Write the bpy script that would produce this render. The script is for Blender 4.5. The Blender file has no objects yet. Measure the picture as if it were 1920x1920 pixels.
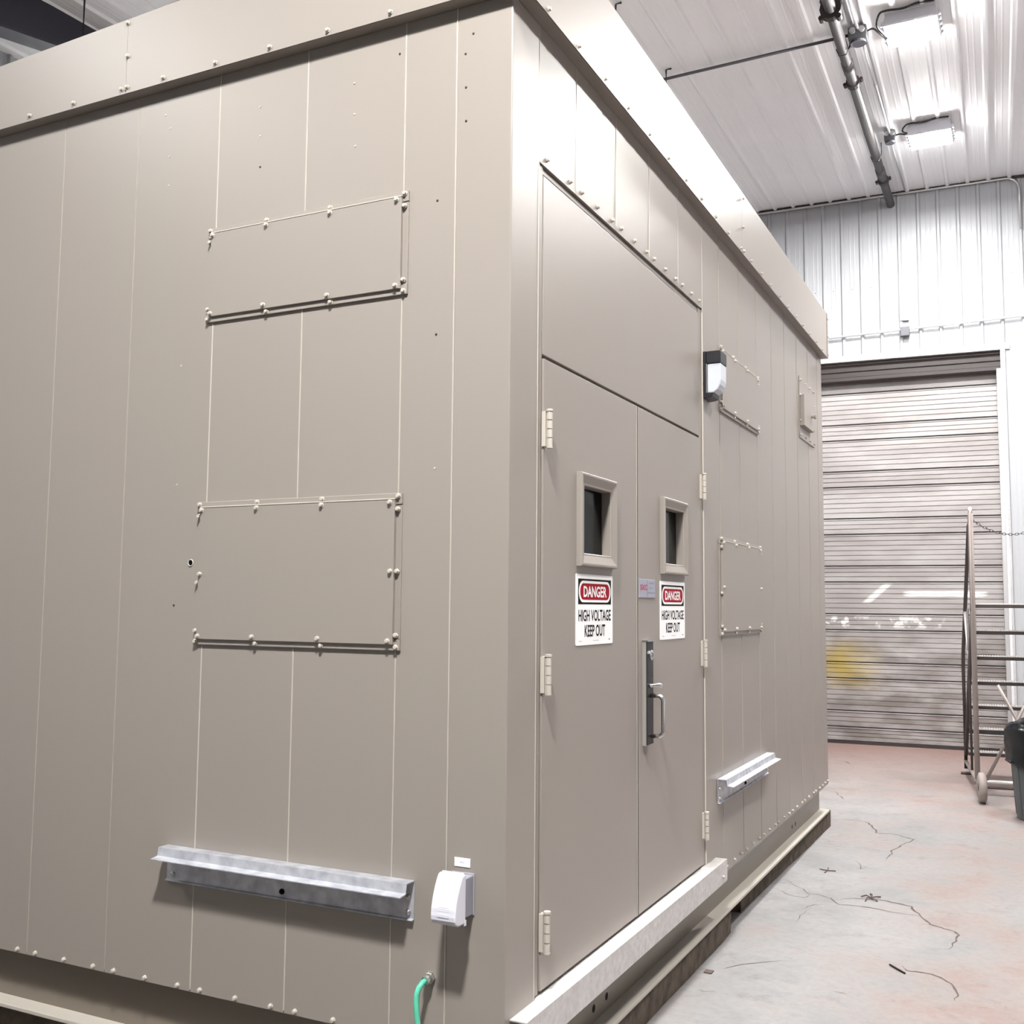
import bpy, bmesh, math, random
from mathutils import Vector, Matrix
random.seed(7)
sc = bpy.context.scene
C = bpy.context.collection
pi = math.pi

# ------------------------------------------------------------------ camera, world, exposure
def setup_camera():
    yaw, pitch, roll, f = 0.46156854, 0.08843237, 0.00853026, 1953.66
    fw = Vector((-math.sin(yaw)*math.cos(pitch), math.cos(yaw)*math.cos(pitch), math.sin(pitch)))
    r = Vector((math.cos(yaw), math.sin(yaw), 0)); u = r.cross(fw)
    r2 = r*math.cos(roll)+u*math.sin(roll); u2 = -r*math.sin(roll)+u*math.cos(roll)
    m = Matrix((r2, u2, -fw)).transposed().to_4x4()
    m.translation = (1.41595, -2.82461, 1.21566)
    cam = bpy.data.cameras.new('camera'); cam.sensor_width = 36; cam.lens = f/1920*36
    cam.clip_start = 0.02; cam.clip_end = 200
    o = bpy.data.objects.new('camera', cam); C.objects.link(o); o.matrix_world = m
    sc.camera = o
setup_camera()
w = bpy.data.worlds.new('world'); sc.world = w; w.use_nodes = True
w.node_tree.nodes['Background'].inputs[0].default_value = (0.9, 0.95, 1, 1)
w.node_tree.nodes['Background'].inputs[1].default_value = 0.05
sc.view_settings.view_transform = 'Standard'; sc.view_settings.look = 'None'
sc.view_settings.gamma = 1; sc.view_settings.use_curve_mapping = False
sc.view_settings.exposure = 0.06
LAMP = 650.0
sc.cycles.max_bounces = 8; sc.cycles.diffuse_bounces = 5; sc.cycles.sample_clamp_indirect = 8
FZ = -0.45            # workshop floor; z = 0 is the shelter's door sill

# ------------------------------------------------------------------ materials
def lin(c):
    return tuple(((x/255)/12.92 if x/255 <= .04045 else ((x/255+.055)/1.055)**2.4) for x in c)+(1,)
def mat(name, rgb, rough=.5, metal=0, spec=.5, noise=None, bump=None, **kw):
    """noise=(scale, amount, rgb2), bump=(scale, strength)"""
    m = bpy.data.materials.new(name); m.use_nodes = True
    nt = m.node_tree; b = nt.nodes['Principled BSDF']
    b.inputs['Base Color'].default_value = lin(rgb); b.inputs['Roughness'].default_value = rough
    b.inputs['Metallic'].default_value = metal; b.inputs['Specular IOR Level'].default_value = spec
    for k, v in kw.items():
        b.inputs[k.replace('_', ' ')].default_value = v
    tc = nt.nodes.new('ShaderNodeTexCoord')
    if noise:
        n = nt.nodes.new('ShaderNodeTexNoise'); n.inputs['Scale'].default_value = noise[0]; n.inputs['Detail'].default_value = 6
        nt.links.new(tc.outputs['Object'], n.inputs['Vector'])
        cr = nt.nodes.new('ShaderNodeValToRGB')
        cr.color_ramp.elements[0].position = .5-noise[1]; cr.color_ramp.elements[1].position = .5+noise[1]
        cr.color_ramp.elements[0].color = lin(rgb); cr.color_ramp.elements[1].color = lin(noise[2])
        nt.links.new(n.outputs['Fac'], cr.inputs['Fac']); nt.links.new(cr.outputs['Color'], b.inputs['Base Color'])
    if bump:
        n2 = nt.nodes.new('ShaderNodeTexNoise'); n2.inputs['Scale'].default_value = bump[0]; n2.inputs['Detail'].default_value = 3
        nt.links.new(tc.outputs['Object'], n2.inputs['Vector'])
        bp = nt.nodes.new('ShaderNodeBump'); bp.inputs['Strength'].default_value = bump[1]; bp.inputs['Distance'].default_value = .002
        nt.links.new(n2.outputs['Fac'], bp.inputs['Height']); nt.links.new(bp.outputs['Normal'], b.inputs['Normal'])
    return m
PAINT = mat('tan_paint', (142, 135, 128), .4, bump=(420, .06))
CAULK2 = mat('faint_caulk', (152, 146, 137), .45)
PAINT_B = mat('tan_paint_glossy', (142, 135, 128), .42, spec=.4, bump=(300, .07), Coat_Weight=.14, Coat_Roughness=.12)
CAULK_LIT = mat('tan_caulk_lit_parts', (180, 174, 164), .45)  # seam sealant, and paint brightened as if lit for bolts and hinges
GAP = mat('dark_gap', (22, 20, 18), .8)
STEELBASE = mat('skid_paint', (118, 109, 98), .33)
GALV = mat('galvanized_steel', (172, 174, 182), .45, 0.5, noise=(22, .16, (206, 208, 214)), bump=(30, .05))
GALVD = mat('galvanized_sill', (184, 180, 178), .5, 0.4, noise=(45, .3, (214, 211, 209)))
CHROME = mat('brushed_chrome', (205, 205, 205), .22, 1.0)
DARKMETAL = mat('dark_satin_metal', (62, 62, 62), .34, .8)
SATIN = mat('satin_grey_metal', (150, 146, 142), .5, .2)
GLASS = mat('window_glass', (150, 158, 160), .02, Transmission_Weight=1.0, IOR=1.18)
WELL = mat('dark_interior', (6, 6, 7), .9, spec=.1)
WHITE = mat('white_sign', (240, 240, 240), .45)
BLACK = mat('black_print', (8, 8, 8), .6, spec=.12)
RED = mat('red_print', (150, 4, 26), .55, spec=.12)
GREYPRINT = mat('grey_print', (150, 150, 150), .5)
PLATE = mat('anodised_plate', (168, 170, 184), .35, .4)
PLATELINE = mat('plate_engraving', (112, 112, 128), .4)
REDLOGO = mat('plate_red_logo', (170, 20, 50), .4)
PLASTIC = mat('white_plastic', (212, 212, 222), .38, Subsurface_Weight=0.0)
PLASTICD = mat('grey_plastic', (150, 150, 160), .45)
NICKEL = mat('nickel', (190, 190, 186), .3, .9)
GREEN = mat('green_cord', (88, 190, 158), .4)
BLACKPL = mat('black_plastic', (20, 20, 26), .35)
LENS = mat('clear_lens', (212, 217, 224), .15, Transmission_Weight=0.15, IOR=1.45)
WOOD = mat('weathered_timber', (50, 41, 33), .9, noise=(14, .22, (96, 83, 69)), bump=(40, .9))
CEIL = mat('white_steel_ceiling', (242, 243, 245), .5, noise=(.9, .3, (236, 237, 239)))
WALLM = mat('white_steel_wall', (168, 170, 173), .4, noise=(1.1, .3, (162, 164, 168)))
WALLD = mat('grey_steel_wall', (150, 150, 152), .4)
TRIM = mat('white_trim', (204, 204, 206), .4)
BEAM = mat('navy_steel', (44, 43, 54), .5)
PIPE = mat('black_iron_pipe', (72, 69, 68), .5, .3)
PIPED = mat('dark_coupling', (52, 44, 44), .55, .2)
EMT = mat('conduit_steel', (190, 190, 192), .38, .6)
BOX = mat('cast_box', (88, 88, 92), .5, .4)
CABLE = mat('black_cable', (30, 30, 30), .5)
HOUSING = mat('lamp_housing', (205, 205, 212), .4)
HOOD = mat('brown_hood', (46, 39, 38), .55)
LADDER = mat('grey_ladder_steel', (150, 140, 136), .45, .3)
LADDERD = mat('dark_ladder_steel', (70, 64, 62), .5, .3)
TREAD = mat('serrated_tread', (205, 202, 200), .45, .5)
RUBBER = mat('worn_wheel', (138, 128, 124), .7)
CAN = mat('grey_can', (70, 74, 76), .5)
BAG = mat('black_bag', (12, 12, 15), .28, bump=(14, .9))
CRACK = mat('floor_crack', (92, 78, 74), .9)
def lamp_mat(k=1):
    m = bpy.data.materials.new('led_lens'); m.use_nodes = True; nt = m.node_tree
    nt.nodes.remove(nt.nodes['Principled BSDF']); e = nt.nodes.new('ShaderNodeEmission')
    e.inputs[0].default_value = (1, .985, .965, 1); e.inputs[1].default_value = LAMP*k
    nt.links.new(e.outputs[0], nt.nodes['Material Output'].inputs[0]); return m
LED = lamp_mat(); LED2 = lamp_mat(2.6); LED3 = lamp_mat(.95); LED4 = lamp_mat(.55); FILL_DOOR = lamp_mat(.7); FILL_LEFT = lamp_mat(2.2)
def floor_mat():
    m = bpy.data.materials.new('worn_concrete'); m.use_nodes = True; nt = m.node_tree; b = nt.nodes['Principled BSDF']
    N = nt.nodes.new; L = nt.links.new
    tc = N('ShaderNodeTexCoord')
    def noise(scale, detail=6, rough=.6):
        n = N('ShaderNodeTexNoise'); n.inputs['Scale'].default_value = scale; n.inputs['Detail'].default_value = detail
        n.inputs['Roughness'].default_value = rough; L(tc.outputs['Object'], n.inputs['Vector']); return n.outputs['Fac']
    def ramp(fac, p0, p1, c0, c1):
        r = N('ShaderNodeValToRGB'); r.color_ramp.elements[0].position = p0; r.color_ramp.elements[1].position = p1
        r.color_ramp.elements[0].color = c0; r.color_ramp.elements[1].color = c1; L(fac, r.inputs['Fac']); return r.outputs['Color']
    def mix(fac, a, bb, typ='MIX'):
        x = N('ShaderNodeMix'); x.data_type = 'RGBA'; x.blend_type = typ
        if isinstance(fac, float): x.inputs[0].default_value = fac
        else: L(fac, x.inputs[0])
        for s, v in ((6, a), (7, bb)):
            if isinstance(v, tuple): x.inputs[s].default_value = v
            else: L(v, x.inputs[s])
        return x.outputs[2]
    base = ramp(noise(2.6), .35, .65, lin((128, 127, 127)), lin((148, 147, 147)))
    sep = N('ShaderNodeSeparateXYZ'); L(tc.outputs['Object'], sep.inputs[0])
    bias = N('ShaderNodeMapRange'); bias.inputs[1].default_value = .3; bias.inputs[2].default_value = 1.9; bias.inputs[3].default_value = -.02; bias.inputs[4].default_value = .16
    L(sep.outputs[0], bias.inputs[0])
    ad = N('ShaderNodeMath'); ad.operation = 'ADD'; L(noise(1.3, 7, .66), ad.inputs[0]); L(bias.outputs[0], ad.inputs[1])
    red = ramp(ad.outputs[0], .48, .72, (0, 0, 0, 1), (1, 1, 1, 1))
    c = mix(red, base, lin((132, 114, 109)))
    # reddish old coating left towards the far door
    mr = N('ShaderNodeMapRange'); mr.inputs[1].default_value = 6.2; mr.inputs[2].default_value = 10.5; mr.inputs[4].default_value = .8
    L(sep.outputs[1], mr.inputs[0])
    c = mix(mr.outputs[0], c, lin((132, 103, 95)))
    fine = ramp(noise(22, 8, .7), .42, .72, (1, 1, 1, 1), (.80, .78, .77, 1))
    c = mix(.75, c, fine, 'MULTIPLY')
    spots = ramp(noise(9, 9, .75), .62, .72, (1, 1, 1, 1), (.62, .56, .54, 1))
    c = mix(.7, c, spots, 'MULTIPLY')
    streak = ramp(noise(5, 8, .72), .56, .66, (1, 1, 1, 1), (.78, .74, .73, 1))
    c = mix(.85, c, streak, 'MULTIPLY')
    # unseen floor before the wide face, darkened to cut bounce light
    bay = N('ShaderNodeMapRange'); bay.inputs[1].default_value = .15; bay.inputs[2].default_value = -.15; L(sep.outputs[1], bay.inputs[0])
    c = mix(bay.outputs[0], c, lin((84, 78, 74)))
    L(c, b.inputs['Base Color'])
    b.inputs['Roughness'].default_value = .55
    bp = N('ShaderNodeBump'); bp.inputs['Strength'].default_value = .35; bp.inputs['Distance'].default_value = .01
    L(noise(16, 8, .7), bp.inputs['Height']); L(bp.outputs['Normal'], b.inputs['Normal'])
    return m
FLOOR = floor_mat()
def curtain_mat():
    m = mat('rolled_steel_curtain', (188, 180, 178), .45, .12)
    nt = m.node_tree; b = nt.nodes['Principled BSDF']; N = nt.nodes.new; L = nt.links.new
    tc = N('ShaderNodeTexCoord'); sep = N('ShaderNodeSeparateXYZ'); L(tc.outputs['Object'], sep.inputs[0])
    def noise(scale, detail=5, st=(1, 1, 1)):
        mp = N('ShaderNodeMapping'); mp.inputs['Scale'].default_value = st; L(tc.outputs['Object'], mp.inputs[0])
        n = N('ShaderNodeTexNoise'); n.inputs['Scale'].default_value = scale; n.inputs['Detail'].default_value = detail
        L(mp.outputs[0], n.inputs['Vector']); return n.outputs['Fac']
    def mth(op, a, bb):
        x = N('ShaderNodeMath'); x.operation = op; x.use_clamp = (op == 'MULTIPLY')
        for i, v in enumerate((a, bb)):
            if isinstance(v, (int, float)): x.inputs[i].default_value = v
            else: L(v, x.inputs[i])
        return x.outputs[0]
    def band(sock, lo, hi, soft):
        a = N('ShaderNodeMapRange'); a.inputs[1].default_value = lo-soft; a.inputs[2].default_value = lo+soft; L(sock, a.inputs[0])
        c = N('ShaderNodeMapRange'); c.inputs[1].default_value = hi+soft; c.inputs[2].default_value = hi-soft; L(sock, c.inputs[0])
        return mth('MULTIPLY', a.outputs[0], c.outputs[0])
    def mix(fac, a, bb):
        x = N('ShaderNodeMix'); x.data_type = 'RGBA'
        L(fac, x.inputs[0])
        for s, v in ((6, a), (7, bb)):
            if isinstance(v, tuple): x.inputs[s].default_value = v
            else: L(v, x.inputs[s])
        return x.outputs[2]
    X, Z = sep.outputs[0], sep.outputs[2]
    n1 = noise(2.2, 6, (.6, 1, 2.2))
    r = N('ShaderNodeValToRGB'); r.color_ramp.elements[0].position = .38; r.color_ramp.elements[1].position = .62
    r.color_ramp.elements[0].color = lin((146, 140, 139)); r.color_ramp.elements[1].color = lin((164, 160, 159)); L(n1, r.inputs['Fac'])
    c = r.outputs['Color']
    # scuffed, dirtier metal low on the curtain
    low = band(Z, -1, .95, .35)
    dn = N('ShaderNodeMapRange'); dn.inputs[1].default_value = .4; dn.inputs[2].default_value = .62; L(noise(3, 8, (.7, 1, 1.6)), dn.inputs[0])
    c = mix(mth('MULTIPLY', mth('MULTIPLY', low, dn.outputs[0]), .75), c, lin((104, 96, 91)))
    # yellow paint smear, white paint patches
    wob = mth('MULTIPLY', noise(4, 4), .35)
    yz = mth('ADD', Z, wob)
    yel = mth('MULTIPLY', mth('MULTIPLY', band(yz, .48, .86, .14), band(X, -.98, -.45, .26)), .7)
    c = mix(yel, c, lin((176, 152, 56)))
    wz = mth('ADD', Z, mth('MULTIPLY', noise(3, 2), .04))
    wh = mth('MULTIPLY', band(wz, 1.375, 1.435, .008), band(X, .06, .92, .05))
    c = mix(wh, c, lin((240, 240, 238)))
    wh2 = mth('MULTIPLY', mth('MULTIPLY', band(mth('ADD', Z, mth('MULTIPLY', X, -.9)), 1.60, 1.68, .02), band(Z, 1.28, 1.50, .02)), .8)
    c = mix(wh2, c, lin((232, 234, 230)))
    wn = N('ShaderNodeMapRange'); wn.inputs[1].default_value = .52; wn.inputs[2].default_value = .6; L(noise(11, 4), wn.inputs[0])
    wh3 = mth('MULTIPLY', mth('MULTIPLY', mth('MULTIPLY', band(Z, .98, 1.1, .03), band(X, -.9, .45, .05)), wn.outputs[0]), .8)
    c = mix(wh3, c, lin((232, 230, 228)))
    L(c, b.inputs['Base Color']); return m
CURTAIN = curtain_mat()

# ------------------------------------------------------------------ mesh helpers
class MB:
    def __init__(s): s.v = []; s.f = []
    def add(s, vs, fs):
        n = len(s.v); s.v += [tuple(p) for p in vs]; s.f += [tuple(i+n for i in q) for q in fs]; return s
    def box(s, x0, x1, y0, y1, z0, z1):
        if x0 > x1: x0, x1 = x1, x0
        if y0 > y1: y0, y1 = y1, y0
        if z0 > z1: z0, z1 = z1, z0
        vs = [(x, y, z) for z in (z0, z1) for y in (y0, y1) for x in (x0, x1)]
        return s.add(vs, [(0, 2, 3, 1), (4, 5, 7, 6), (0, 1, 5, 4), (2, 6, 7, 3), (0, 4, 6, 2), (1, 3, 7, 5)])
    def tube(s, pts, r, n=8, cap=True, up=(0, 0, 1)):
        pts = [Vector(p) for p in pts]; rings = []; base = len(s.v)
        for i, p in enumerate(pts):
            t = (pts[min(i+1, len(pts)-1)]-pts[max(i-1, 0)]).normalized()
            a = t.cross(Vector(up))
            if a.length < 1e-3: a = t.cross(Vector((1, 0, 0)))
            a.normalize(); b = t.cross(a)
            rr = r[i] if isinstance(r, (list, tuple)) else r
            s.v += [tuple(p+a*rr*math.cos(2*pi*k/n)+b*rr*math.sin(2*pi*k/n)) for k in range(n)]
        for i in range(len(pts)-1):
            for k in range(n):
                q = base+i*n; s.f.append((q+k, q+(k+1) % n, q+n+(k+1) % n, q+n+k))
        if cap:
            s.f.append(tuple(base+k for k in reversed(range(n)))); s.f.append(tuple(base+(len(pts)-1)*n+k for k in range(n)))
        return s
    def cyl(s, a, b, r, n=12): return s.tube([a, b], r, n)
    def lathe(s, prof, n=20, origin=(0, 0, 0), M=None):
        base = len(s.v)
        for r, z in prof:
            for k in range(n):
                p = Vector((r*math.cos(2*pi*k/n), r*math.sin(2*pi*k/n), z))
                if M: p = M @ p
                s.v.append(tuple(p+Vector(origin)))
        for i in range(len(prof)-1):
            for k in range(n):
                q = base+i*n; s.f.append((q+k, q+(k+1) % n, q+n+(k+1) % n, q+n+k))
        return s
    def prism(s, poly, vec):
        """closed polygon of 3-D points extruded along vec"""
        n = len(poly); v = Vector(vec)
        vs = [Vector(p) for p in poly]+[Vector(p)+v for p in poly]
        fs = [tuple(range(n))[::-1], tuple(range(n, 2*n))]+[(i, (i+1) % n, n+(i+1) % n, n+i) for i in range(n)]
        return s.add(vs, fs)
    def sheet(s, line, vec):
        n = len(line); v = Vector(vec)
        vs = [Vector(p) for p in line]+[Vector(p)+v for p in line]
        return s.add(vs, [(i, i+1, n+i+1, n+i) for i in range(n-1)])
    def mesh(s, name, m, smooth=False):
        me = bpy.data.meshes.new(name); me.from_pydata(s.v, [], s.f); me.validate()
        bm = bmesh.new(); bm.from_mesh(me); bmesh.ops.recalc_face_normals(bm, faces=bm.faces[:]); bm.to_mesh(me); bm.free()
        if m: me.materials.append(m)
        if smooth:
            for p in me.polygons: p.use_smooth = True
        return me
    def obj(s, name, m, parent=None, smooth=False, bevel=0, angle=40):
        o = bpy.data.objects.new(name, s.mesh(name, m, smooth)); C.objects.link(o)
        if parent: o.parent = parent; o.matrix_parent_inverse = Matrix.Translation(-wloc(parent))
        if bevel:
            b = o.modifiers.new('bevel', 'BEVEL'); b.width = bevel; b.segments = 2; b.limit_method = 'ANGLE'
        if smooth:
            pass
        return o
def wloc(o):
    p = Vector(o.location)
    while o.parent:
        p = p + o.matrix_parent_inverse.translation + 0*p; o = o.parent; p = p + Vector(o.location)
    return p
def thing(name, label, cat, loc=(0, 0, 0), group=None):
    o = bpy.data.objects.new(name, None); C.objects.link(o); o.location = loc; o.empty_display_size = .1
    o['label'] = label; o['category'] = cat
    if group: o['group'] = group
    return o
def tag(o, label, cat, group=None):
    o['label'] = label; o['category'] = cat
    if group: o['group'] = group
    return o
def structure(o): o['kind'] = 'structure'; return o
def inst(me, name, loc, parent, rot=None):
    o = bpy.data.objects.new(name, me); C.objects.link(o); o.parent = parent
    o.matrix_parent_inverse = Matrix.Translation(-wloc(parent)); o.location = loc
    if rot: o.rotation_euler = rot
    return o
def text_mesh(body, name, m, parent, y0, y1, z0, z1, x, bold=.0, face='x', depth=.0004):
    """lettering fitted in a rectangle on a wall that faces +x (face 'x') or -y (face 'y')"""
    cu = bpy.data.curves.new('text', 'FONT'); cu.body = body; cu.offset = bold; cu.extrude = 0; cu.resolution_u = 3
    t = bpy.data.objects.new('text', cu); C.objects.link(t); bpy.context.view_layer.update()
    me = bpy.data.meshes.new_from_object(t.evaluated_get(bpy.context.evaluated_depsgraph_get()))
    bpy.data.objects.remove(t)
    xs = [v.co.x for v in me.vertices]; ys = [v.co.y for v in me.vertices]
    ax, bx, ay, by = min(xs), max(xs), min(ys), max(ys)
    for v in me.vertices:
        p = y0+(v.co.x-ax)/(bx-ax)*(y1-y0); q = z0+(v.co.y-ay)/(by-ay)*(z1-z0)
        v.co = (x, p, q) if face == 'x' else (p, x, q)
    me.name = name; me.materials.clear(); me.materials.append(m)
    o = bpy.data.objects.new(name, me); C.objects.link(o); o.parent = parent
    o.matrix_parent_inverse = Matrix.Translation(-wloc(parent)); return o
def rrect(cy, cz, hy, hz, r, n=10):
    pts = []
    for sy, sz, a0 in ((1, 1, 0), (-1, 1, 90), (-1, -1, 180), (1, -1, 270)):
        for k in range(n+1):
            a = math.radians(a0+90*k/n); pts.append((cy+sy*(hy-r)+r*math.cos(a), cz+sz*(hz-r)+r*math.sin(a)))
    return pts

# ------------------------------------------------------------------ building geometry
PH = 0.054
WD = Vector((math.cos(PH), math.sin(PH), 0)); WN = Vector((-math.sin(PH), math.cos(PH), 0))   # along the back wall, away from the room
W0 = Vector((-0.858, 10.479, 0))
def wp(s, d, z):
    """point of the back wall: s = x position along it, d = distance into the room"""
    return W0+WD*((s-W0.x)/WD.x)-WN*d+Vector((0, 0, z))
RD = Vector((-0.02399, 0.99883, 0.0420)).normalized()
def ceil_z(x, y): return 5.914-.00227*x+.0420*y
def cp(s, y, d=0):
    """point of the ceiling: s = x measured at y = 6.3, d = distance below it"""
    x = s-.02402*(y-6.3); return Vector((x, y, ceil_z(x, y)-d))

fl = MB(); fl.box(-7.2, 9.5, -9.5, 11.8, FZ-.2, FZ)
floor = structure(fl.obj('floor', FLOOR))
def ribbon(pts, wd, parent):
    m = MB(); P = [Vector((p[0], p[1], FZ+.0012)) for p in pts]; Q = []
    for i in range(len(P)-1):                                     # jagged in-between points
        Q.append(P[i])
        for t in (.33, .66):
            d = P[i+1]-P[i]; nrm = Vector((-d.y, d.x, 0)); Q.append(P[i]+d*t+nrm*random.uniform(-.09, .09))
    Q.append(P[-1]); vs = []; fs = []
    for i, p in enumerate(Q):
        d = (Q[min(i+1, len(Q)-1)]-Q[max(i-1, 0)]).normalized(); nrm = Vector((-d.y, d.x, 0))
        t = i/(len(Q)-1); ww = wd*min(1, 4*t+.15, 4*(1-t)+.15)*random.uniform(.45, 1.25)/2
        vs += [p+nrm*ww, p-nrm*ww]
        if i: fs.append((2*i-2, 2*i-1, 2*i+1, 2*i))
    m.add(vs, fs); return m.obj('crack', CRACK, parent)
cracks = [[[-0.363, 7.172], [-0.224, 7.093], [-0.145, 6.887], [-0.087, 6.727]], [[-0.068, 5.759], [0.009, 5.824], [0.111, 5.857], [0.208, 5.834], [0.269, 5.719], [0.321, 5.567], [0.327, 5.466], [0.469, 5.476], [0.537, 5.413], [0.608, 5.372], [0.595, 5.314], [0.551, 5.163], [0.53, 5.029], [0.499, 4.893], [0.516, 4.816], [0.499, 4.693], [0.497, 4.609]], [[-0.002, 3.807], [0.076, 3.71], [0.153, 3.64], [0.203, 3.537], [0.249, 3.562], [0.326, 3.519], [0.395, 3.395], [0.469, 3.415], [0.554, 3.421], [0.651, 3.396], [0.754, 3.377], [0.825, 3.396]], [[0.016, 3.545], [0.105, 3.464], [0.19, 3.446], [0.216, 3.523]], [[0.363, 3.478], [0.42, 3.549], [0.523, 3.584], [0.607, 3.608], [0.676, 3.585], [0.764, 3.553], [0.813, 3.427], [0.859, 3.306], [0.882, 3.248], [0.955, 3.201], [1.007, 3.178], [1.031, 3.125], [1.026, 3.01], [1.002, 2.86], [0.948, 2.831]], [[0.822, 2.508], [0.848, 2.441], [0.909, 2.447], [0.954, 2.445], [1.01, 2.398], [1.051, 2.333], [1.08, 2.217], [1.07, 2.143]], [[0.092, 2.068], [0.15, 2.166], [0.198, 2.206], [0.252, 2.262], [0.332, 2.318]], [[0.585, 2.015], [0.654, 2.004]], [[0.231, 3.229], [0.257, 3.301], [0.321, 3.375]], [[0.249, 2.945], [0.24, 3.084], [0.255, 3.204]], [[-0.545, 9.072], [-0.464, 9.089], [-0.372, 8.909]], [[-0.655, 9.392], [-0.542, 9.41]], [[0.413, 4.403], [0.385, 4.285], [0.314, 4.51]], [[0.056, 1.76], [0.099, 1.747], [0.138, 1.779]]]
for i, c in enumerate(cracks): ribbon(c, (.012, .014, .009, .006, .012, .012, .006, .004, .005, .005, .02, .012, .005, .004)[i], floor)

# ribbed sheets: 9 inch ribs, four to a sheet
RIB = .2286
def rib_profile(n=4, pitch=RIB, h=.024):
    out = []
    for k in range(n):
        a = k*pitch
        out += [(a-.028, 0), (a-.012, h), (a+.012, h), (a+.028, 0), (a+.080, 0), (a+.086, .0015), (a+.094, .0015), (a+.100, 0), (a+.132, 0), (a+.138, .0015), (a+.146, .0015), (a+.152, 0)]
    out.append((n*pitch-.0285, 0)); return out
ceiling = structure(MB().box(-7.3, 9.6, -9.6, 12, 7.2, 7.25).obj('ceiling', CEIL))
for i in range(-6, 10):
    s0 = -1.297+i*4*RIB
    a = [cp(s0+u, -9.4, .0015*(i % 2)+d) for u, d in rib_profile()]
    m = MB(); b = [cp(s0+u, 11.6, .0015*(i % 2)+d) for u, d in rib_profile()]
    n = len(a); m.add(a+b, [(k, k+1, n+k+1, n+k) for k in range(n-1)])
    structure(m.obj('ceiling_panel', CEIL, ceiling))
# back wall
DR, DL, DT = 1.180, -2.48, 4.267
wall_back = structure(MB().prism([wp(-7.3, -.30, FZ), wp(DL-.02, -.30, FZ), wp(DL-.02, -.30, DT+.02), wp(DR+.02, -.30, DT+.02), wp(DR+.02, -.30, FZ), wp(9.6, -.30, FZ), wp(9.6, -.30, 6.9), wp(-7.3, -.30, 6.9)], WN*.05).obj('wall_back', WALLM))
for i in range(-6, 10):
    WP = .2245
    s0 = -1.066+10*WP+i*4*WP-.0
    s0 = 1.216+i*4*WP
    over = s0 > DL-.5 and s0 < DR-.05
    z0 = DT+.03 if over else FZ
    ln = [wp(s0+u*WP/RIB, d+.001*(i % 2), z0) for u, d in rib_profile()]
    structure(MB().sheet(ln, (0, 0, 6.75-z0)).obj('wall_panel', WALLM, wall_back))
# screw heads along the girt line of the back wall
scr = MB().lathe([(.012, 0), (.012, .004), (.006, .008), (0.0001, .008)], 6, M=Matrix.Rotation(pi/2, 4, 'X').to_3x3()).mesh('screw', WALLM)
for k in range(-2, 14): inst(scr, 'screw', wp(-.92+k*WP, .002, 5.19), wall_back)
# side walls and front wall
for nm, bx in (('wall_left', (-6.62, -6.6, -9.5, 11.6)), ('wall_right', (9.2, 9.22, -9.5, 11.8))):
    wl = structure(MB().box(bx[0], bx[1], bx[2], bx[3], FZ, 6.7).obj(nm, WALLM if nm == 'wall_left' else CEIL))
    sgn = 1 if nm == 'wall_left' else -1; xx = bx[1] if sgn > 0 else bx[0]
    if sgn > 0:
        for i in range(-1, 13):
            y0 = -1.2+i*4*RIB
            structure(MB().sheet([(xx+.002+d*sgn+.001*(i % 2), y0+u, FZ) for u, d in rib_profile()], (0, 0, 6.6-FZ)).obj('wall_panel', WALLM, wl))
structure(MB().box(-7.3, 9.6, -9.62, -9.5, FZ, 6.7).obj('wall_front', WALLD))
# trims round the roll-up door opening
def trim(n, pts, vec): return structure(MB().prism(pts, vec).obj(n, TRIM))
trim('trim_1', [wp(DL-.1, .03, DT), wp(DL-.1, .03, DT+.075), wp(DL-.1, -.2, DT+.075), wp(DL-.1, -.2, DT)], WD*(DR-DL+.2)/WD.x)
trim('trim_2', [wp(DR, .024, FZ), wp(DR+.05, .024, FZ), wp(DR+.05, -.2, FZ), wp(DR, -.2, FZ)], (0, 0, DT-FZ))
trim('trim_3', [wp(DL, .024, FZ), wp(DL-.05, .024, FZ), wp(DL-.05, -.2, FZ), wp(DL, -.2, FZ)], (0, 0, DT-FZ))
st_ = structure(MB().prism([wp(-7, .022, 6.318), wp(-7, .034, 6.318), wp(-7, .034, 6.40), wp(-7, .022, 6.40)], WD*16).obj('trim_4', HOOD))
# roll-up door: slats one by one, hood, guides
RZ = .17            # curtain sits this far behind the wall face
door = structure(bpy.data.objects.new('door_1', None)); C.objects.link(door); door.location = wp(-.65, -RZ, FZ)
def zz(k): return (-.225+.1948*k)
ks = [-1.155]+[k for k in range(0, 23) if k % 3 != 2]
for a, b in zip(ks[:-1], ks[1:]):
    z0, z1 = zz(a)*1.013-.016, zz(b)*1.013-.016
    if a < 0: z0 = FZ+.035
    prof = [(-.035, z0+.004), (-.004, z0+.004), (0, z0+.006)]
    nn = max(2, round((z1-z0)/.065)); st = (z1-z0-.034)/nn
    for j in range(nn):
        zb = z0+.006+j*st
        if j: prof += [(0, zb-.007), (-.010, zb-.001), (-.010, zb+.002), (0, zb+.006)]
    prof += [(0, z1-.030), (.008, z1-.024), (.009, z1-.018), (.002, z1-.012), (-.035, z1-.010)]
    structure(MB().sheet([wp(DL-.02, -RZ+d, z) for d, z in prof], WD*(DR-DL+.04)/WD.x).obj('slat', CURTAIN, door))
structure(MB().prism([wp(DL, -RZ+.03, FZ), wp(DL, -RZ+.03, FZ+.035), wp(DL, -RZ-.03, FZ+.035), wp(DL, -RZ-.03, FZ)], WD*(DR-DL)/WD.x).obj('bottom_bar', HOOD, door))
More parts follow.
